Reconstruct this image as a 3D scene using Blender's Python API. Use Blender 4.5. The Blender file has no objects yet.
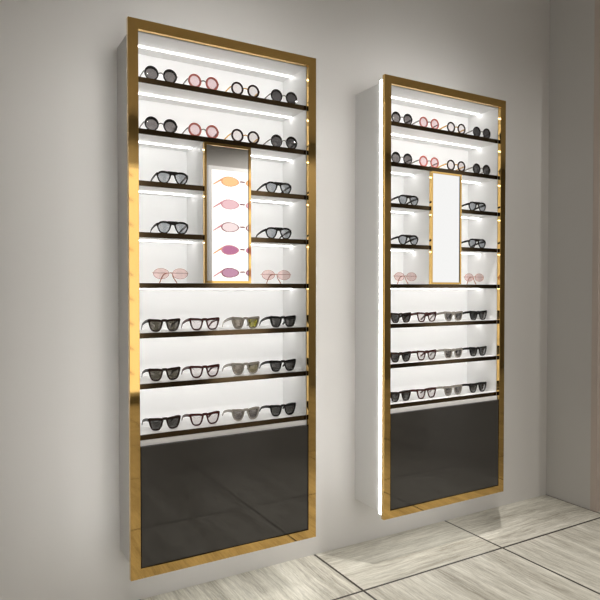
import bpy, bmesh, math, random
from mathutils import Vector, Matrix
random.seed(4)
scn = bpy.context.scene
C = scn.collection
PI = math.pi

# ------------------------------------------------------------------ materials
def new_mat(name):
    m = bpy.data.materials.new(name); m.use_nodes = True
    nt = m.node_tree
    b = nt.nodes['Principled BSDF']
    return m, nt, b
def L(nt, a, b): nt.links.new(a, b)
def principled(name, col, rough=.5, metal=0.0, spec=.5, bump=None, noise=None):
    m, nt, b = new_mat(name)
    b.inputs['Base Color'].default_value = (*col, 1)
    b.inputs['Roughness'].default_value = rough
    b.inputs['Metallic'].default_value = metal
    b.inputs['Specular IOR Level'].default_value = spec
    geo = nt.nodes.new('ShaderNodeNewGeometry')
    if noise:
        sc, amt = noise
        n = nt.nodes.new('ShaderNodeTexNoise'); n.inputs['Scale'].default_value = sc
        n.inputs['Detail'].default_value = 3
        L(nt, geo.outputs['Position'], n.inputs['Vector'])
        mr = nt.nodes.new('ShaderNodeMapRange')
        mr.inputs['To Min'].default_value = 1 - amt; mr.inputs['To Max'].default_value = 1 + amt
        L(nt, n.outputs['Fac'], mr.inputs['Value'])
        vm = nt.nodes.new('ShaderNodeVectorMath'); vm.operation = 'SCALE'
        vm.inputs[0].default_value = col
        L(nt, mr.outputs['Result'], vm.inputs['Scale'])
        L(nt, vm.outputs['Vector'], b.inputs['Base Color'])
    if bump:
        sc, st = bump
        n = nt.nodes.new('ShaderNodeTexNoise'); n.inputs['Scale'].default_value = sc
        L(nt, geo.outputs['Position'], n.inputs['Vector'])
        bp = nt.nodes.new('ShaderNodeBump'); bp.inputs['Strength'].default_value = st
        bp.inputs['Distance'].default_value = .002
        L(nt, n.outputs['Fac'], bp.inputs['Height']); L(nt, bp.outputs['Normal'], b.inputs['Normal'])
    return m
def emission(name, col, s):
    m = bpy.data.materials.new(name); m.use_nodes = True
    nt = m.node_tree; nt.nodes.clear()
    o = nt.nodes.new('ShaderNodeOutputMaterial'); e = nt.nodes.new('ShaderNodeEmission')
    e.inputs['Color'].default_value = (*col, 1); e.inputs['Strength'].default_value = s
    L(nt, e.outputs[0], o.inputs['Surface'])
    return m
def lens_mat(name, tint, gloss=.06):
    # a thin tinted lens: the light passes its front and back face, so each face takes the square root
    m = bpy.data.materials.new(name); m.use_nodes = True
    nt = m.node_tree; nt.nodes.clear()
    o = nt.nodes.new('ShaderNodeOutputMaterial')
    t = nt.nodes.new('ShaderNodeBsdfTransparent')
    t.inputs['Color'].default_value = (*[c ** .5 for c in tint], 1)
    g = nt.nodes.new('ShaderNodeBsdfGlossy'); g.inputs['Roughness'].default_value = .03
    mx = nt.nodes.new('ShaderNodeMixShader')
    lw = nt.nodes.new('ShaderNodeLayerWeight'); lw.inputs['Blend'].default_value = .25
    mr = nt.nodes.new('ShaderNodeMapRange')
    mr.inputs['To Min'].default_value = gloss; mr.inputs['To Max'].default_value = gloss + .3
    L(nt, lw.outputs['Fresnel'], mr.inputs['Value']); L(nt, mr.outputs['Result'], mx.inputs['Fac'])
    L(nt, t.outputs[0], mx.inputs[1]); L(nt, g.outputs[0], mx.inputs[2])
    L(nt, mx.outputs[0], o.inputs['Surface'])
    return m

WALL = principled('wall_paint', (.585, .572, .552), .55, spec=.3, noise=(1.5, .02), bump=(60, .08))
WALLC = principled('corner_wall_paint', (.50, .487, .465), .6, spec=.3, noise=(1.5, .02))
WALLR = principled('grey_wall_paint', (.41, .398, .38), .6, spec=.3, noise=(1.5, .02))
TRIMM = principled('taupe_trim_paint', (.47, .40, .35), .5)
CEIL = principled('ceiling_paint', (.62, .60, .57), .8)
WHITE = principled('white_laminate', (.90, .90, .895), .38, spec=.4)
BODYM = principled('body_lacquer', (.66, .655, .645), .5, spec=.3)
BRASS = principled('polished_brass', (.70, .455, .16), .04, 1.0)
BRONZE = principled('dark_bronze_gloss', (.095, .066, .036), .10, 1.0)
BLACKGLASS = principled('black_glass', (.036, .033, .030), .04, 0.0, spec=.85)
GASKET = principled('black_gasket', (.010, .010, .010), .4)
MIRROR = principled('mirror_silver', (.93, .93, .93), .015, 1.0)
BACKLIT = principled('backlit_white_acrylic', (.86, .86, .855), .38, spec=.4)
_b = BACKLIT.node_tree.nodes['Principled BSDF']; _b.inputs['Emission Color'].default_value = (1, .995, .985, 1); _b.inputs['Emission Strength'].default_value = .23
LED = emission('led_tape', (1, .985, .96), 8.5)
HALO3 = emission('lower_halo_led_tape', (1, .985, .955), 7)
HALO2 = emission('dim_halo_led_tape', (1, .985, .955), 2.4)
HALO = emission('halo_led_tape', (1, .985, .955), 12)

def floor_material():
    m, nt, b = new_mat('vein_cut_travertine_tiles')
    N = nt.nodes
    geo = N.new('ShaderNodeNewGeometry')
    sep = N.new('ShaderNodeSeparateXYZ'); L(nt, geo.outputs['Position'], sep.inputs[0])
    def M(op, a, bb=None, c=None):
        n = N.new('ShaderNodeMath'); n.operation = op
        for i, v in enumerate((a, bb, c)):
            if v is None: continue
            if isinstance(v, (int, float)): n.inputs[i].default_value = v
            else: L(nt, v, n.inputs[i])
        return n.outputs[0]
    TX, TY = .905, .92
    u = M('DIVIDE', M('SUBTRACT', sep.outputs['X'], .699 - TX * 20), TX)
    v = M('DIVIDE', M('SUBTRACT', sep.outputs['Y'], 2.203 - TY * 20), TY)
    iu, iv = M('FLOOR', u), M('FLOOR', v)
    fu, fv = M('FRACT', u), M('FRACT', v)
    # distance to the nearest joint
    du = M('MULTIPLY', M('MINIMUM', fu, M('SUBTRACT', 1.0, fu)), TX)
    dv = M('MULTIPLY', M('MINIMUM', fv, M('SUBTRACT', 1.0, fv)), TY)
    joint = M('LESS_THAN', M('MINIMUM', du, dv), .0060)
    # which way a tile's veins run: the wall row along the wall from the second tile on, other rows away from it
    wallrow = M('GREATER_THAN', iv, 19.5)
    wallrow = M('MULTIPLY', wallrow, M('GREATER_THAN', iu, 20.5))
    par = M('MODULO', M('ADD', M('MULTIPLY', iu, 3.0), M('MULTIPLY', iv, 2.0)), 4.0)
    rest = M('MULTIPLY', M('LESS_THAN', iv, 17.5), M('LESS_THAN', par, 1.5))
    along = M('MAXIMUM', wallrow, rest)
    off = M('ADD', M('MULTIPLY', iu, 3.71), M('MULTIPLY', iv, 7.13))
    cx = N.new('ShaderNodeCombineXYZ'); L(nt, sep.outputs['X'], cx.inputs[0]); L(nt, sep.outputs['Y'], cx.inputs[1]); L(nt, off, cx.inputs[2])
    cy = N.new('ShaderNodeCombineXYZ'); L(nt, sep.outputs['Y'], cy.inputs[0]); L(nt, sep.outputs['X'], cy.inputs[1]); L(nt, off, cy.inputs[2])
    mix = N.new('ShaderNodeMix'); mix.data_type = 'VECTOR'
    L(nt, along, mix.inputs[0]); L(nt, cy.outputs[0], mix.inputs[4]); L(nt, cx.outputs[0], mix.inputs[5])
    vec = mix.outputs[1]
    # gentle waviness of the veins
    wn = N.new('ShaderNodeTexNoise'); wn.inputs['Scale'].default_value = 2.2; wn.inputs['Detail'].default_value = 2
    L(nt, vec, wn.inputs['Vector'])
    wsub = N.new('ShaderNodeVectorMath'); wsub.operation = 'SUBTRACT'; wsub.inputs[1].default_value = (.5, .5, .5)
    L(nt, wn.outputs['Color'], wsub.inputs[0])
    wmul = N.new('ShaderNodeVectorMath'); wmul.operation = 'MULTIPLY'; wmul.inputs[1].default_value = (0, .05, 0)
    L(nt, wsub.outputs[0], wmul.inputs[0])
    wadd = N.new('ShaderNodeVectorMath'); wadd.operation = 'ADD'
    L(nt, vec, wadd.inputs[0]); L(nt, wmul.outputs[0], wadd.inputs[1])
    def streak(sx, sy, det, rough):
        s = N.new('ShaderNodeVectorMath'); s.operation = 'MULTIPLY'; s.inputs[1].default_value = (sx, sy, 1)
        L(nt, wadd.outputs[0], s.inputs[0])
        n = N.new('ShaderNodeTexNoise'); n.inputs['Scale'].default_value = 1; n.inputs['Detail'].default_value = det
        n.inputs['Roughness'].default_value = rough
        L(nt, s.outputs[0], n.inputs['Vector'])
        return n.outputs['Fac']
    broad = streak(1.0, 11, 4, .6)
    fine = streak(8.0, 125, 5, .8)
    vein = streak(1.6, 22, 6, .62)
    cr = N.new('ShaderNodeValToRGB')
    e = cr.color_ramp.elements
    e[0].position = .355; e[0].color = (.28, .255, .205, 1)
    e[1].position = .645; e[1].color = (.72, .70, .62, 1)
    e2 = cr.color_ramp.elements.new(.50); e2.color = (.52, .50, .43, 1)
    val = M('ADD', M('MULTIPLY', broad, .42), M('MULTIPLY', fine, .58))
    val = M('ADD', val, .0)
    L(nt, val, cr.inputs['Fac'])
    # thin darker veins where the ridge of the vein noise crosses its middle
    ridge = M('ABSOLUTE', M('SUBTRACT', vein, .5))
    vr = N.new('ShaderNodeMapRange'); vr.inputs['From Min'].default_value = .0; vr.inputs['From Max'].default_value = .035
    vr.inputs['To Min'].default_value = .80; vr.inputs['To Max'].default_value = 1.0
    L(nt, ridge, vr.inputs['Value'])
    sc = N.new('ShaderNodeVectorMath'); sc.operation = 'SCALE'
    L(nt, cr.outputs['Color'], sc.inputs[0]); L(nt, vr.outputs['Result'], sc.inputs['Scale'])
    jm = N.new('ShaderNodeMix'); jm.data_type = 'RGBA'
    L(nt, joint, jm.inputs[0]); L(nt, sc.outputs[0], jm.inputs[6]); jm.inputs[7].default_value = (.03, .024, .018, 1)
    L(nt, jm.outputs[2], b.inputs['Base Color'])
    b.inputs['Roughness'].default_value = .42
    b.inputs['Specular IOR Level'].default_value = .35
    bp = N.new('ShaderNodeBump'); bp.inputs['Strength'].default_value = .25; bp.inputs['Distance'].default_value = .002
    L(nt, M('SUBTRACT', val, M('MULTIPLY', joint, .6)), bp.inputs['Height'])
    L(nt, bp.outputs['Normal'], b.inputs['Normal'])
    return m
FLOOR = floor_material()

# ------------------------------------------------------------------ mesh helpers
class MB:
    def __init__(s): s.v = []; s.f = []; s.m = []
    def add(s, vs, fs, mi=0):
        o = len(s.v); s.v += [tuple(v) for v in vs]
        s.f += [tuple(i + o for i in f) for f in fs]; s.m += [mi] * len(fs)
        return s
    def box(s, x0, x1, y0, y1, z0, z1, mi=0):
        vs = [(x, y, z) for x in (x0, x1) for y in (y0, y1) for z in (z0, z1)]
        fs = [(0, 1, 3, 2), (4, 6, 7, 5), (0, 4, 5, 1), (2, 3, 7, 6), (0, 2, 6, 4), (1, 5, 7, 3)]
        return s.add(vs, fs, mi)
    def tube(s, path, radii, seg=8, squash=None, mi=0):
        """sweep an ellipse along a path; squash = (width factor sideways, height factor)"""
        path = [Vector(p) for p in path]; n = len(path)
        if isinstance(radii, (int, float)): radii = [radii] * n
        sq = squash or (1, 1)
        vs = []; up0 = Vector((0, 0, 1))
        for i, p in enumerate(path):
            t = (path[min(i + 1, n - 1)] - path[max(i - 1, 0)]).normalized()
            side = t.cross(up0)
            if side.length < 1e-3: side = Vector((1, 0, 0))
            side.normalize(); up = side.cross(t).normalized()
            for k in range(seg):
                a = 2 * PI * k / seg
                vs.append(p + side * math.cos(a) * radii[i] * sq[0] + up * math.sin(a) * radii[i] * sq[1])
        fs = []
        for i in range(n - 1):
            for k in range(seg):
                k2 = (k + 1) % seg
                fs.append((i * seg + k, i * seg + k2, (i + 1) * seg + k2, (i + 1) * seg + k))
        fs.append(tuple(range(seg))[::-1]); fs.append(tuple((n - 1) * seg + k for k in range(seg)))
        return s.add(vs, fs, mi)
    def ring(s, outer, inner, y, depth, sec=8):
        """rounded rim between two closed outlines given as (x, z) lists"""
        n = len(outer); vs = []
        for (xo, zo), (xi, zi) in zip(outer, inner):
            cx, cz = (xo + xi) / 2, (zo + zi) / 2
            hx, hz = (xo - xi) / 2, (zo - zi) / 2
            for k in range(sec):
                a = 2 * PI * (k + .5) / sec
                c, d = math.cos(a), math.sin(a)
                # rounded-square section
                c = math.copysign(abs(c) ** .6, c); d = math.copysign(abs(d) ** .6, d)
                vs.append((cx + hx * c, y + depth / 2 * d, cz + hz * c))
        fs = []
        for i in range(n):
            j = (i + 1) % n
            for k in range(sec):
                k2 = (k + 1) % sec
                fs.append((i * sec + k, j * sec + k, j * sec + k2, i * sec + k2))
        return s.add(vs, fs)
    def disc(s, outline, y, th, bulge=.0012, rings=3):
        """a thin, slightly domed lens filling an outline"""
        n = len(outline)
        cx = sum(p[0] for p in outline) / n; cz = sum(p[1] for p in outline) / n
        for side, yy in ((-1, y - th / 2), (1, y + th / 2)):
            vs = [(cx, yy - bulge, cz)]
            for r in range(1, rings + 1):
                q = r / rings
                vs += [(cx + (x - cx) * q, yy - bulge * (1 - q * q), cz + (z - cz) * q) for x, z in outline]
            fs = []
            for k in range(n):
                k2 = (k + 1) % n
                t = (0, 1 + k, 1 + k2); fs.append(t if side < 0 else t[::-1])
                for r in range(rings - 1):
                    q = (1 + r * n + k, 1 + (r + 1) * n + k, 1 + (r + 1) * n + k2, 1 + r * n + k2)
                    fs.append(q if side < 0 else q[::-1])
            s.add(vs, fs)
        return s
    def build(s, name, mats, parent=None, loc=(0, 0, 0), smooth=False, bevel=0):
        me = bpy.data.meshes.new(name); me.from_pydata(s.v, [], s.f)
        for m in (mats if isinstance(mats, (list, tuple)) else [mats]): me.materials.append(m)
        for p, mi in zip(me.polygons, s.m): p.material_index = mi; p.use_smooth = smooth
        bm = bmesh.new(); bm.from_mesh(me); bmesh.ops.recalc_face_normals(bm, faces=bm.faces[:]); bm.to_mesh(me); bm.free()
        o = bpy.data.objects.new(name, me); C.objects.link(o); o.location = loc
        if parent: o.parent = parent
        if bevel:
            b = o.modifiers.new('bevel', 'BEVEL'); b.width = bevel; b.segments = 2; b.limit_method = 'ANGLE'
        return o
def tag(o, label, cat, group=None):
    o['label'] = label; o['category'] = cat
    if group: o['group'] = group
    return o
def empty(name, loc=(0, 0, 0)):
    o = bpy.data.objects.new(name, None); C.objects.link(o); o.location = loc; o.empty_display_size = .05
    return o
def struct(name, mb, mat, bevel=0):
    o = mb.build(name, mat, bevel=bevel); o['kind'] = 'structure'; return o
def copy_tree(o, parent=None):
    c = o.copy(); C.objects.link(c)
    if parent: c.parent = parent
    for ch in list(o.children): copy_tree(ch, c)
    return c
def spline(pts, n):
    """closed Catmull-Rom through pts, n samples in all"""
    k = len(pts); out = []
    for i in range(n):
        t = i * k / n; a = int(t); f = t - a
        p0, p1, p2, p3 = (pts[(a + d) % k] for d in (-1, 0, 1, 2))
        out.append(tuple(.5 * (2 * p1[j] + (p2[j] - p0[j]) * f + (2 * p0[j] - 5 * p1[j] + 4 * p2[j] - p3[j]) * f * f
                   + (3 * p1[j] - p0[j] - 3 * p2[j] + p3[j]) * f ** 3) for j in (0, 1)))
    return out
def opath(pts, n=18):
    """open Catmull-Rom in 3D"""
    P = [Vector(p) for p in pts]; P = [2 * P[0] - P[1]] + P + [2 * P[-1] - P[-2]]
    out = []
    seg = len(P) - 3
    for i in range(n + 1):
        t = i * seg / n; a = min(int(t), seg - 1); f = t - a
        p0, p1, p2, p3 = P[a:a + 4]
        out.append(.5 * (2 * p1 + (p2 - p0) * f + (2 * p0 - 5 * p1 + 4 * p2 - p3) * f * f + (3 * p1 - p0 - 3 * p2 + p3) * f ** 3))
    return out

# ------------------------------------------------------------------ the room
YW = 2.633; ZC = 3.40; XL, XR, YB = -2.6, 9.2, -2.5; XC = 3.414
struct('floor', MB().box(XL - .1, XR + .1, YB - .1, YW + .1, -.08, 0), FLOOR)
struct('ceiling', MB().box(XL - .1, XR + .1, YB - .1, YW + .1, ZC, ZC + .08), CEIL)
struct('wall_back', MB().box(XL - .1, XR + .1, YW, YW + .1, 0, ZC), WALL)
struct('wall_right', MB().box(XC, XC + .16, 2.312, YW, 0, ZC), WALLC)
struct('trim_1', MB().box(XC - .002, XC + .165, 2.270, 2.312, 0, ZC), TRIMM, bevel=.002)
struct('wall_left', MB().box(XL - .1, XL, YB, YW, 0, ZC), WALL)
struct('wall_far_right', MB().box(XR, XR + .1, YB, YW, 0, ZC), WALL)
struct('wall_front', MB().box(XL - .1, XR + .1, YB - .1, YB, 0, ZC), WALLR)

# ------------------------------------------------------------------ display cabinet (left one at its true place, plate front at y = 2.35)
PX0, PX1, PZ0, PZ1 = .591, 1.4405, .2287, 2.4219
FW = .0400
IX0, IX1, IZ0, IZ1 = PX0 + FW, PX1 - FW, PZ0 + FW, PZ1 - FW
YP, YPB = 2.350, 2.370; YS = 2.3705; YBK = 2.592
BX0, BX1, BZ0, BZ1 = PX0 + .025, PX1 - .025, PZ0 + .0175, PZ1 - .0195
SH = [2.2062, 2.0050, 1.8010, 1.5980, 1.3965, 1.1980, .9960, .7930]
ST = .0205
MX0, MX1 = .9055, 1.1185
DX = 1.2430
CX = (PX0 + PX1) / 2
def make_cabinet():
    root = empty('display_cabinet', (CX, YW, PZ0))
    ox, oy, oz = root.location
    def P(mb, name, mats, parent=root, **k):
        # geometry is written in room coordinates; shift it to the cabinet's own origin
        mb.v = [(x - ox, y - oy, z - oz) for x, y, z in mb.v]
        return mb.build(name, mats, parent, **k)
    # picture-frame like brass plate: one ring with a mitred, bevelled section
    f = MB()
    o4 = [(PX0, PZ0), (PX1, PZ0), (PX1, PZ1), (PX0, PZ1)]; i4 = [(IX0, IZ0), (IX1, IZ0), (IX1, IZ1), (IX0, IZ1)]
    vs = [(x, y, z) for y in (YP, YPB) for q in (o4, i4) for x, z in q]
    fs = []
    for k in range(4):
        j = (k + 1) % 4
        fs += [(k, j, 4 + j, 4 + k), (8 + k, 12 + k, 12 + j, 8 + j), (k, 8 + k, 8 + j, j), (4 + k, 4 + j, 12 + j, 12 + k)]
    f.add(vs, fs); P(f, 'brass_frame', BRASS, bevel=.0008)
    b = MB()
    b.box(BX0, IX0, YPB, YW, BZ0, BZ1).box(IX1, BX1, YPB, YW, BZ0, BZ1)
    b.box(IX0, IX1, YPB, YW, IZ1, BZ1).box(IX0, IX1, YPB, YW, BZ0, IZ0)
    P(b, 'cabinet_body', BODYM)
    P(MB().box(IX0 + .0005, IX0 + .0030, YPB + .001, YBK, IZ0, IZ1).box(IX1 - .0030, IX1 - .0005, YPB + .001, YBK, IZ0, IZ1)
      .box(IX0, IX1, YPB + .001, YBK, IZ1 - .003, IZ1), 'side_lining', WHITE)
    P(MB().box(IX0, IX1, YBK, YBK + .012, IZ0, IZ1), 'back_panel', BACKLIT)
    led = []
    for i, z in enumerate(SH):
        spans = [(IX0 + .001, IX1 - .001)] if i not in (2, 3) else [(IX0 + .001, MX0 - .0005), (MX1 + .0005, IX1 - .001)]
        for a, c in spans:
            sh = P(MB().box(a, c, YS + .0035, YBK - .0005, z - ST, z), 'shelf', WHITE)
            eg = MB().box(a, c, YS, YS + .0035, z - ST - .0004, z + .0004)
            eg.v = [(x - ox, y - oy, zz - oz) for x, y, zz in eg.v]
            eg.build('bronze_edge', BRONZE, sh)
    # led tape on the ceiling of every compartment
    def tape(a, c, z):
        P(MB().box(a + .004, c - .004, 2.5015, 2.5085, z - .004, z), 'light_strip', LED)
    tape(IX0, IX1, IZ1 - .003)
    tape(IX0, IX1, SH[0] - ST)
    for i in (1, 2, 3):
        tape(IX0, MX0, SH[i] - ST); tape(MX1, IX1, SH[i] - ST)
    for i in (4, 5, 6): tape(IX0, IX1, SH[i] - ST)
    # partitions either side of the mirror
    P(MB().box(MX0 + .004, MX0 + .014, 2.380, YBK, SH[4], SH[1] - ST), 'divider', WHITE)
    P(MB().box(MX1 - .014, MX1 - .004, 2.380, YBK, SH[4], SH[1] - ST), 'divider', WHITE)
    # the mirror in its thin brass frame
    mz0, mz1, w = SH[4] + .001, SH[1] - ST - .001, .0105
    mr = MB()
    o4 = [(MX0, mz0), (MX1, mz0), (MX1, mz1), (MX0, mz1)]; i4 = [(MX0 + w, mz0 + w), (MX1 - w, mz0 + w), (MX1 - w, mz1 - w), (MX0 + w, mz1 - w)]
    vs = [(x, y, z) for y in (2.362, 2.380) for q in (o4, i4) for x, z in q]
    mr.add(vs, fs)
    fr = P(mr, 'mirror_frame', BRASS, bevel=.0006)
    mg = MB().box(MX0 + w - .001, MX1 - w + .001, 2.366, 2.372, mz0 + w - .001, mz1 - w + .001)
    mg.v = [(x - ox, y - oy, z - oz) for x, y, z in mg.v]
    mg.build('mirror_glass', MIRROR, fr)
    P(MB().box(MX0 + .004, MX1 - .004, 2.3805, 2.384, mz0, mz1), 'mirror_backing', WHITE)
    # pale rail and the black glass panel below it
    P(MB().box(IX0 + .003, IX1 - .003, 2.362, 2.374, .735, SH[7] - ST - .0005), 'rail', WHITE)
    P(MB().box(IX0 + .004, IX1 - .004, 2.3520, 2.360, IZ0 + .004, .7505), 'lower_panel', BLACKGLASS, bevel=.0006)
    P(MB().box(IX0 + .0002, IX1 - .0002, 2.3605, 2.3615, IZ0 + .0002, .7515), 'panel_gasket', GASKET)
    # light band behind the overhanging plate, all round the body
    def halo(x0, x1, z0, z1, hm=HALO):
        P(MB().box(x0, x1, YPB + .001, 2.412, z0, z1), 'halo_strip', hm)
    g = .008
    halo(BX0 - g, BX0, BZ0, BZ1); halo(BX1, BX1 + g, BZ0, BZ1, HALO2)
    halo(BX0 - g, BX1 + g, BZ1, BZ1 + g); halo(BX0 - g, BX1 + g, BZ0 - g, BZ0, HALO3)
    return root
cab = make_cabinet()
tag(cab, 'brass-framed lit eyewear cabinet nearer the camera, its mirror reflecting a sunglasses poster', 'display cabinet', 'brass-framed wall cabinets')
cab2 = copy_tree(cab); cab2.location.x += DX
tag(cab2, 'brass-framed lit eyewear cabinet beside the room corner, its mirror plain white', 'display cabinet', 'brass-framed wall cabinets')

# ------------------------------------------------------------------ eyewear
NS = 40
def offset(outline, d, dtop=None):
    """inward offset of a closed outline, more at the top when dtop is given"""
    n = len(outline); out = []
    zs = [p[1] for p in outline]; z0, z1 = min(zs), max(zs)
    area = sum(outline[i][0] * outline[(i + 1) % n][1] - outline[(i + 1) % n][0] * outline[i][1] for i in range(n))
    sg = 1 if area > 0 else -1
    for i in range(n):
        a, b = outline[i - 1], outline[(i + 1) % n]
        tx, tz = b[0] - a[0], b[1] - a[1]; l = math.hypot(tx, tz) or 1
        nx, nz = -tz / l * sg, tx / l * sg
        q = (outline[i][1] - z0) / (z1 - z0)
        dd = d if dtop is None else d + (dtop - d) * max(0, q - .45) / .55
        out.append((outline[i][0] + nx * dd, outline[i][1] + nz * dd))
    return out
WAY = [(.0335, .0470), (.0318, .0365), (.0268, .0190), (.0180, .0045), (.0030, .0), (-.0120, .0020), (-.0212, .0130), (-.0268, .0300), (-.0290, .0450), (-.0120, .0510), (.0130, .0530), (.0300, .0540)]
AVI = [(.0325, .0340), (.0300, .0210), (.0215, .0060), (.0070, .0), (-.0080, .0015), (-.0190, .0130), (-.0262, .0300), (-.0265, .0430), (-.0100, .0510), (.0110, .0515), (.0250, .0455)]
RND = [(.0292 * math.cos(a), .0292 + .0292 * math.sin(a)) for a in [2 * PI * k / 12 for k in range(12)]]
OVL = [(.0335 * math.cos(a), .0225 + .0225 * math.sin(a)) for a in [2 * PI * k / 12 for k in range(12)]]
def make_glasses(name, shape, front, lensm, temple, lensm2=None, bridge=None, rim=None):
    root = empty(name)
    pts, sep, d, dt, dep = {'way': (WAY, .0345, .0062, .0105, .0060), 'avi': (AVI, .0335, .0056, .0088, .0056),
                            'rnd': (RND, .0382, .0086, None, .0050), 'ovl': (OVL, .0400, .0016, None, .0026)}[shape]
    if rim: d, dt = rim
    o0 = spline(pts, NS)
    zlift = 0.0175 if shape == 'ovl' else 0
    o0 = [(x, z + zlift) for x, z in o0]
    i0 = offset(o0, d, dt)
    l0 = offset(o0, d * .8, (dt or d) * .8)
    f = MB()
    for s in (-1, 1):
        f.ring([(s * (x + sep), z) for x, z in o0], [(s * (x + sep), z) for x, z in i0], 0, dep)
    if shape == 'way':
        f.tube(opath([(-.0100, 0, .0455), (0, -.001, .0462), (.0100, 0, .0455)], 8), [.0038] * 9, 8, (.6, 1.5))
        for s in (-1, 1):
            f.tube(opath([(s * .0600, 0, .0480), (s * .0665, .0015, .0480), (s * .0675, .006, .0470)], 6), .0030, 8, (.9, 1.5))
        hz, hx, r, sq = .0460, .0668, .0038, (.5, 1.35)
    elif shape == 'avi':
        # solid keyhole brow: wide upper bar over a slimmer lower bar
        f.tube(opath([(-.0200, 0, .0478), (0, -.001, .0475), (.0200, 0, .0478)], 10), .0034, 8, (.7, 1.3))
        f.tube(opath([(-.0110, 0, .0405), (0, -.001, .0430), (.0110, 0, .0395)], 8), .0048, 8, (.5, 1.35))
        for s in (-1, 1):
            f.tube(opath([(s * .0580, 0, .0400), (s * .0640, .0015, .0395), (s * .0648, .006, .0385)], 6), .0026, 8, (.9, 1.4))
        hz, hx, r, sq = .0385, .0642, .0034, (.6, 1.3)
    elif shape == 'rnd':
        hz, hx, r, sq = .0330, .0685, .0031, (.6, 1.25)
    else:
        hz, hx, r, sq = .0430, .0735, .0010, (1, 1.1)
    fo = f.build('front_frame', front, root, smooth=True)
    if shape in ('rnd', 'ovl'):
        b = MB()
        zb = .0330 if shape == 'rnd' else .0430
        w = sep - (.0285 if shape == 'rnd' else .0328)
        b.tube(opath([(-w, 0, zb - .001), (-w * .5, -.0015, zb + .0018), (0, -.002, zb + .0024), (w * .5, -.0015, zb + .0018), (w, 0, zb - .001)], 10), .0027 if shape == 'rnd' else .0010, 8)
        b.build('bridge', bridge or temple, root, smooth=True)
        for s in (-1, 1):
            x0 = sep + (.0285 if shape == 'rnd' else .0332)
            b = MB()
            b.tube(opath([(s * (x0 - .0005), 0, zb), (s * (x0 + .0020), .001, zb), (s * (x0 + .0024), .005, zb)], 6), .0019 if shape == 'rnd' else .0012, 8)
            b.build('end_piece', bridge or temple, root, smooth=True)
        hx = x0 + .0022
    for s, lm in ((-1, lensm), (1, lensm2 or lensm)):
        MB().disc([(s * (x + sep), z) for x, z in l0], .0002, .0016).build('lens', lm, root, smooth=True)
    for s in (-1, 1):
        if shape == 'ovl':   # folded: across the back of the front, earpiece curving down to the shelf
            yy = .009 if s > 0 else .014
            p = opath([(s * hx, .004, hz), (s * (hx - .004), yy, hz), (s * .030, yy + .002, hz), (-s * .008, yy + .003, hz - .001), (-s * (.022 + .006 * s), yy + .003, hz - .013 + .004 * s), (-s * (.038 + .006 * s), yy + .002, .0016)], 22)
            n = len(p)
            rad = [.0010 if i < n * .62 else .0020 for i in range(n)]
        else:
            p = opath([(s * hx, .003, hz), (s * (hx + .0004), .035, hz * .90), (s * hx, .070, hz * .71), (s * (hx - .001), .093, hz * .53), (s * (hx - .003), .108, hz * .28), (s * (hx - .005), .118, r * 1.4)], 24)
            n = len(p)
            rad = [r * (1.3 - .45 * i / n if shape != 'rnd' else 1 if i < n * .6 else 1.35) for i in range(n)]
        t = MB().tube(p, rad, 8, sq)
        t.build('temple', temple, root, smooth=True)
    # let it stand exactly on its lowest point
    lo = min(v.co.z for c in root.children for v in c.data.vertices)
    for c in root.children: c.location.z = -lo
    return root

BLK = principled('black_acetate', (.006, .005, .004), .35, spec=.15)
BLKM = principled('matte_black_acetate', (.010, .007, .005), .45, spec=.15)
HAV = principled('havana_acetate', (.020, .008, .004), .3, spec=.15, noise=(220, .65))
RED = principled('red_havana_acetate', (.060, .009, .006), .3, spec=.15, noise=(260, .9))
TORT = principled('tortoise_acetate', (.022, .006, .003), .3, spec=.15, noise=(200, .5))
PINKF = principled('coral_acetate', (.62, .15, .12), .3)
GREYF = principled('taupe_acetate', (.36, .33, .29), .25)
GUN = principled('gunmetal', (.26, .24, .22), .4, .4)
GOLD = principled('gold_metal', (.83, .50, .13), .2, .8)
ROSE = principled('rose_gold_metal', (.74, .33, .22), .25, .75)
L_GREY = lens_mat('smoke_lens', (.21, .195, .195))
L_DARK = lens_mat('dark_smoke_lens', (.10, .095, .097))
L_PINK = lens_mat('pale_pink_lens', (.86, .68, .71), .04)
L_CLEAR = lens_mat('clear_lens', (.82, .78, .785), .04)
L_AVI = lens_mat('blue_grey_lens', (.42, .445, .475), .10)
L_ROSE = lens_mat('rose_lens', (.86, .68, .66), .05)
L_OLIVE = lens_mat('olive_lens', (.10, .09, .068), .07)
L_CHAR = lens_mat('charcoal_lens', (.075, .072, .070), .06)
L_TAUPE = lens_mat('taupe_lens', (.22, .19, .155), .06)
L_TAUPE2 = lens_mat('grey_brown_lens', (.15, .135, .125), .06)
L_LIME_REFL = lens_mat('yellow_green_reflection_lens', (.26, .24, .035), .06)  # yellow-green reflection of the lit display, put into the lens tint
L_KHAKI = lens_mat('khaki_lens', (.19, .165, .10), .06)

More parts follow.
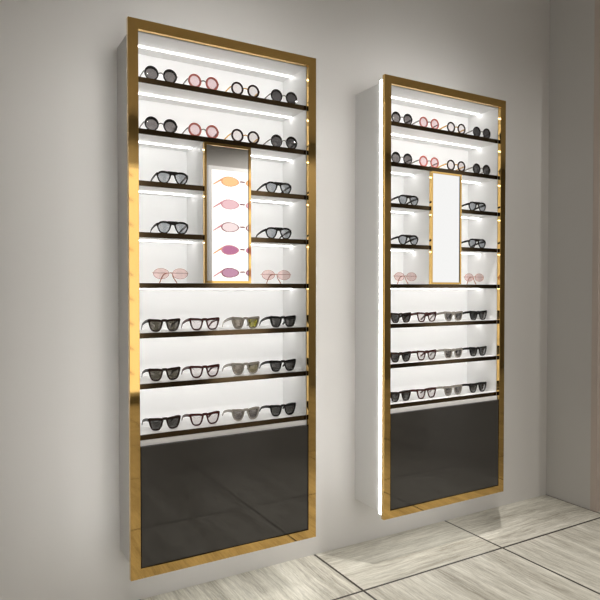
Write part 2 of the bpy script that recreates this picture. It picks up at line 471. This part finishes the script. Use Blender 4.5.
P_ = {
 'rb':  make_glasses('sunglasses', 'rnd', BLK, L_GREY, GUN, rim=(.0052, .0118)),
 'rp':  make_glasses('sunglasses', 'rnd', PINKF, L_PINK, GUN),
 'rt':  make_glasses('eyeglasses', 'rnd', TORT, L_CLEAR, GOLD),
 'rd':  make_glasses('sunglasses', 'rnd', BLKM, L_DARK, GUN, rim=(.0050, .0105)),
 'av':  make_glasses('sunglasses', 'avi', BLKM, L_AVI, BLKM),
 'ov':  make_glasses('sunglasses', 'ovl', ROSE, L_ROSE, ROSE),
 'wo':  make_glasses('sunglasses', 'way', HAV, L_OLIVE, BLK),
 'wr':  make_glasses('eyeglasses', 'way', RED, L_CLEAR, RED),
 'wl':  make_glasses('sunglasses', 'way', GREYF, L_TAUPE, GREYF, L_LIME_REFL),
 'wk':  make_glasses('sunglasses', 'way', GREYF, L_TAUPE, GREYF, L_KHAKI),
 'wg':  make_glasses('sunglasses', 'way', GREYF, L_TAUPE2, GREYF),
 'wc':  make_glasses('sunglasses', 'way', HAV, L_CHAR, BLK),
 'wb':  make_glasses('sunglasses', 'way', BLK, L_CHAR, BLK),
}
used = set()
def put(kind, x, y, z, label, cat, group):
    src = P_[kind]
    o = src if kind not in used else copy_tree(src)
    used.add(kind)
    o.location = (x, y, z)
    tag(o, label, cat, group)
cabn = ['left cabinet', 'right cabinet']
for ci in (0, 1):
    d = DX * ci; cn = cabn[ci]
    for si, sn in ((0, 'top shelf'), (1, 'second shelf from top')):
        for kind, x, what, cat in (('rb', .7325, 'round black sunglasses, leftmost', 'sunglasses'), ('rp', .9140, 'round coral-rimmed glasses with pink lenses', 'sunglasses'),
                                   ('rt', 1.1060, 'round tortoise glasses with gold temples', 'glasses'), ('rd', 1.2970, 'round black sunglasses, rightmost', 'sunglasses')):
            put(kind, x + d, 2.392, SH[si], '%s on %s of %s' % (what, sn, cn), cat, 'eyewear on the %s, %s' % (sn, cn))
    for si, sn in ((2, 'upper'), (3, 'lower')):
        for x, sd in ((.7815, 'left'), (1.2720, 'right')):
            put('av', x + d, 2.398, SH[si], 'black aviator sunglasses on %s small shelf %s of mirror, %s' % (sn, sd, cn), 'sunglasses', 'aviator sunglasses beside the mirror, ' + cn)
    for x, sd in ((.7775, 'left'), (1.2685, 'right')):
        put('ov', x + d, 2.415, SH[4], 'thin rose-gold oval sunglasses at foot of mirror on its %s, %s' % (sd, cn), 'sunglasses', 'rose-gold sunglasses beside the mirror, ' + cn)
    for si, sn in ((5, 'first shelf below mirror'), (6, 'second shelf below mirror'), (7, 'lowest shelf')):
        a = 'wc' if (ci or si == 7) else 'wo'
        c = 'wg' if (ci or si == 7) else ('wl' if si == 5 else 'wk')
        an = 'dark square sunglasses, leftmost' if a == 'wc' else 'dark square sunglasses with olive lenses'
        cn2 = {'wg': 'taupe square sunglasses with grey lenses', 'wl': 'taupe square sunglasses, one lens with painted yellow-green reflection', 'wk': 'taupe square sunglasses with khaki lens'}[c]
        for kind, x, what, cat in ((a, .7505, an, 'sunglasses'), ('wr', .9255, 'red-havana square glasses with clear lenses', 'glasses'),
                                   (c, 1.1170, cn2, 'sunglasses'), ('wb', 1.3045, 'black square sunglasses, rightmost', 'sunglasses')):
            put(kind, x + d, 2.418, SH[si], '%s, on %s, %s' % (what, sn, cn), cat, 'eyewear on the %s, %s' % (sn, cn))

# ------------------------------------------------------------------ across the room: what the brass and the mirrors reflect
def poster(name, x0, x1, z0, z1, label, glasses=True, gx=.475, warm=1.0, group=None, plain=None):
    root = empty(name, ((x0 + x1) / 2, YB, z0))
    ox, oy, oz = root.location
    def P(mb, nm, mats, **k):
        mb.v = [(x - ox, y - oy, z - oz) for x, y, z in mb.v]
        return mb.build(nm, mats, root, **k)
    fw = .045
    f = MB().box(x0, x0 + fw, YB, YB + .07, z0, z1).box(x1 - fw, x1, YB, YB + .07, z0, z1)
    f.box(x0 + fw, x1 - fw, YB, YB + .07, z1 - fw, z1).box(x0 + fw, x1 - fw, YB, YB + .07, z0, z0 + fw)
    P(f, 'poster_frame', WHITE)
    bg = plain or BG
    m = MB().box(x0 + fw, x1 - fw, YB + .005, YB + .05, z0 + fw, z1 - fw, 0)
    mats = [bg]
    if glasses:
        mats += list(INK)
        cx = x0 + gx
        for k in range(9):
            zc = 2.75 - .293 * k
            if zc < z0 + .2: break
            for s in (-1, 1):
                n = 28; xc = cx + s * .160
                y = YB + .0505
                out = [(xc + s * .128 * math.cos(a) * (1 + .10 * math.cos(a)), y, zc + .064 * math.sin(a) * (1 + .22 * math.cos(a) * 1)) for a in [2 * PI * i / n for i in range(n)]]
                inn = [(xc + (q[0] - xc) * .86, y + .0006, zc + (q[2] - zc) * .86) for q in out]
                m.add(out, [tuple(range(n))], 1 + (0 if k == 0 else 1 if k % 2 else 2))
                m.add(inn, [tuple(range(n))], 4 + (0 if k == 0 else 1 + (k % 4)))
                tx = xc + s * .13
                m.add([(tx, y, zc + .035), (tx + s * .12, y, zc - .045), (tx + s * .115, y, zc - .06), (tx - s * .01, y, zc + .01)], [(0, 1, 2, 3)], 1 + (0 if k in (0, 3) else 1))
            m.add([(cx - .035, y, zc + .020), (cx + .035, y, zc + .020), (cx + .035, y, zc), (cx - .035, y, zc)], [(0, 1, 2, 3)], 3)
    P(m, 'backlit_print', mats)
    tag(root, label, 'poster', group)
    return root
def graded(name):
    m = bpy.data.materials.new(name); m.use_nodes = True
    nt = m.node_tree; nt.nodes.clear()
    o = nt.nodes.new('ShaderNodeOutputMaterial'); e = nt.nodes.new('ShaderNodeEmission')
    geo = nt.nodes.new('ShaderNodeNewGeometry')
    n = nt.nodes.new('ShaderNodeTexNoise'); n.inputs['Scale'].default_value = 2.2
    L(nt, geo.outputs['Position'], n.inputs['Vector'])
    cr = nt.nodes.new('ShaderNodeValToRGB')
    cr.color_ramp.elements[0].position = .35; cr.color_ramp.elements[0].color = (1, .93, .82, 1)
    cr.color_ramp.elements[1].position = .6; cr.color_ramp.elements[1].color = (1, .97, .90, 1)
    L(nt, n.outputs['Fac'], cr.inputs['Fac']); L(nt, cr.outputs[0], e.inputs['Color'])
    e.inputs['Strength'].default_value = 1.45
    L(nt, e.outputs[0], o.inputs['Surface'])
    return m
BG = graded('warm_backlit_film')
INK = [emission('print_amber', (.90, .42, .22), .9), emission('print_rose', (.72, .33, .36), .9), emission('print_tan', (.30, .10, .12), .8),
       emission('print_amber_lens', (1.0, .62, .30), 1.0), emission('print_mauve_lens', (.62, .33, .45), .9), emission('print_pink_lens', (.86, .56, .58), 1.0),
       emission('print_pale_lens', (.92, .76, .74), 1.0), emission('print_magenta_lens', (.58, .22, .36), .9)]
SOFTW = emission('white_backlit_film', (1, .995, .98), .86)
poster('backlit_poster', 1.02, 1.99, .10, 2.84, 'tall backlit warm sunglasses poster opposite the left cabinet, reflected in its left brass edge', gx=.42, group='backlit posters opposite')
poster('backlit_poster', 2.80, 3.66, .10, 2.93, 'tall backlit poster of large pink sunglasses, reflected in the left cabinet mirror', group='backlit posters opposite')
poster('lightbox', 6.35, 7.35, .10, 3.34, 'plain white lightbox panel reflected in the right cabinet mirror', glasses=False, plain=SOFTW)

# ------------------------------------------------------------------ ceiling downlights
DLM = emission('downlight_lens', (1, .95, .88), 6)
RIMM = principled('white_rim', (.8, .8, .78), .4)
def downlight(x, y, power, label, size=2.1, blend=.6, col=(1, .965, .92), aim=(0, 0)):
    r = empty('downlight', (x, y, ZC))
    m = MB(); n = 32; ro, ri = .055, .043
    vs = [(rr * math.cos(2 * PI * k / n), rr * math.sin(2 * PI * k / n), zz) for rr, zz in ((ro, 0), (ro, -.006), (ri, -.006), (ri, 0)) for k in range(n)]
    fs = [(a * n + k, a * n + (k + 1) % n, ((a + 1) % 4) * n + (k + 1) % n, ((a + 1) % 4) * n + k) for a in range(4) for k in range(n)]
    m.add(vs, fs); m.build('rim', RIMM, r, smooth=False)
    d = MB(); d.add([(.042 * math.cos(2 * PI * k / n), .042 * math.sin(2 * PI * k / n), -.002) for k in range(n)], [tuple(range(n))])
    d.build('diffuser', DLM, r)
    l = bpy.data.lights.new('downlight_lamp', 'SPOT'); l.energy = power; l.spot_size = size; l.spot_blend = blend; l.shadow_soft_size = .02; l.color = col
    lo = bpy.data.objects.new('lamp', l); C.objects.link(lo); lo.parent = r; lo.location = (0, 0, -.03)
    lo.rotation_euler = (aim[0], aim[1], 0)
    tag(r, label, 'ceiling light', 'recessed ceiling downlights')
downlight(.30, 1.40, 115, 'round recessed downlight in front of the left cabinet', size=1.15, blend=1)
downlight(2.20, 1.85, 250, 'round recessed downlight in front of the right cabinet', size=.95, blend=1)
downlight(1.20, -1.25, 62, 'added unseen fill downlight washing the far wall nearest the warm poster', size=2.95, blend=.2)  # added fill lamp, brightens the far wall for the brass and mirror reflections
downlight(4.10, -1.25, 75, 'added unseen fill downlight washing the far wall beside the pink sunglasses poster', size=2.95, blend=.2)  # second added fill, set where its disc stays out of the reflections

w = bpy.data.worlds.new('world'); scn.world = w; w.use_nodes = True
w.node_tree.nodes['Background'].inputs[0].default_value = (.05, .05, .05, 1)

# ------------------------------------------------------------------ camera
cam = bpy.data.cameras.new('camera'); co = bpy.data.objects.new('camera', cam); C.objects.link(co)
cam.sensor_fit = 'HORIZONTAL'; cam.sensor_width = 36; cam.lens = 36 * 601.108 / 600
cam.clip_start = .02
co.location = (0, 0, 1.3755)
co.rotation_euler = (math.radians(90 - 1.1019), 0, -math.radians(29.9737))
scn.camera = co

vs_ = scn.view_settings
vs_.view_transform = 'Standard'; vs_.look = 'None'; vs_.gamma = 1; vs_.exposure = .2; vs_.use_curve_mapping = False
cy = scn.cycles
cy.use_denoising = True; cy.max_bounces = 12; cy.diffuse_bounces = 6; cy.glossy_bounces = 6; cy.transparent_max_bounces = 16
cy.sample_clamp_indirect = 4.0; cy.caustics_reflective = False; cy.caustics_refractive = False
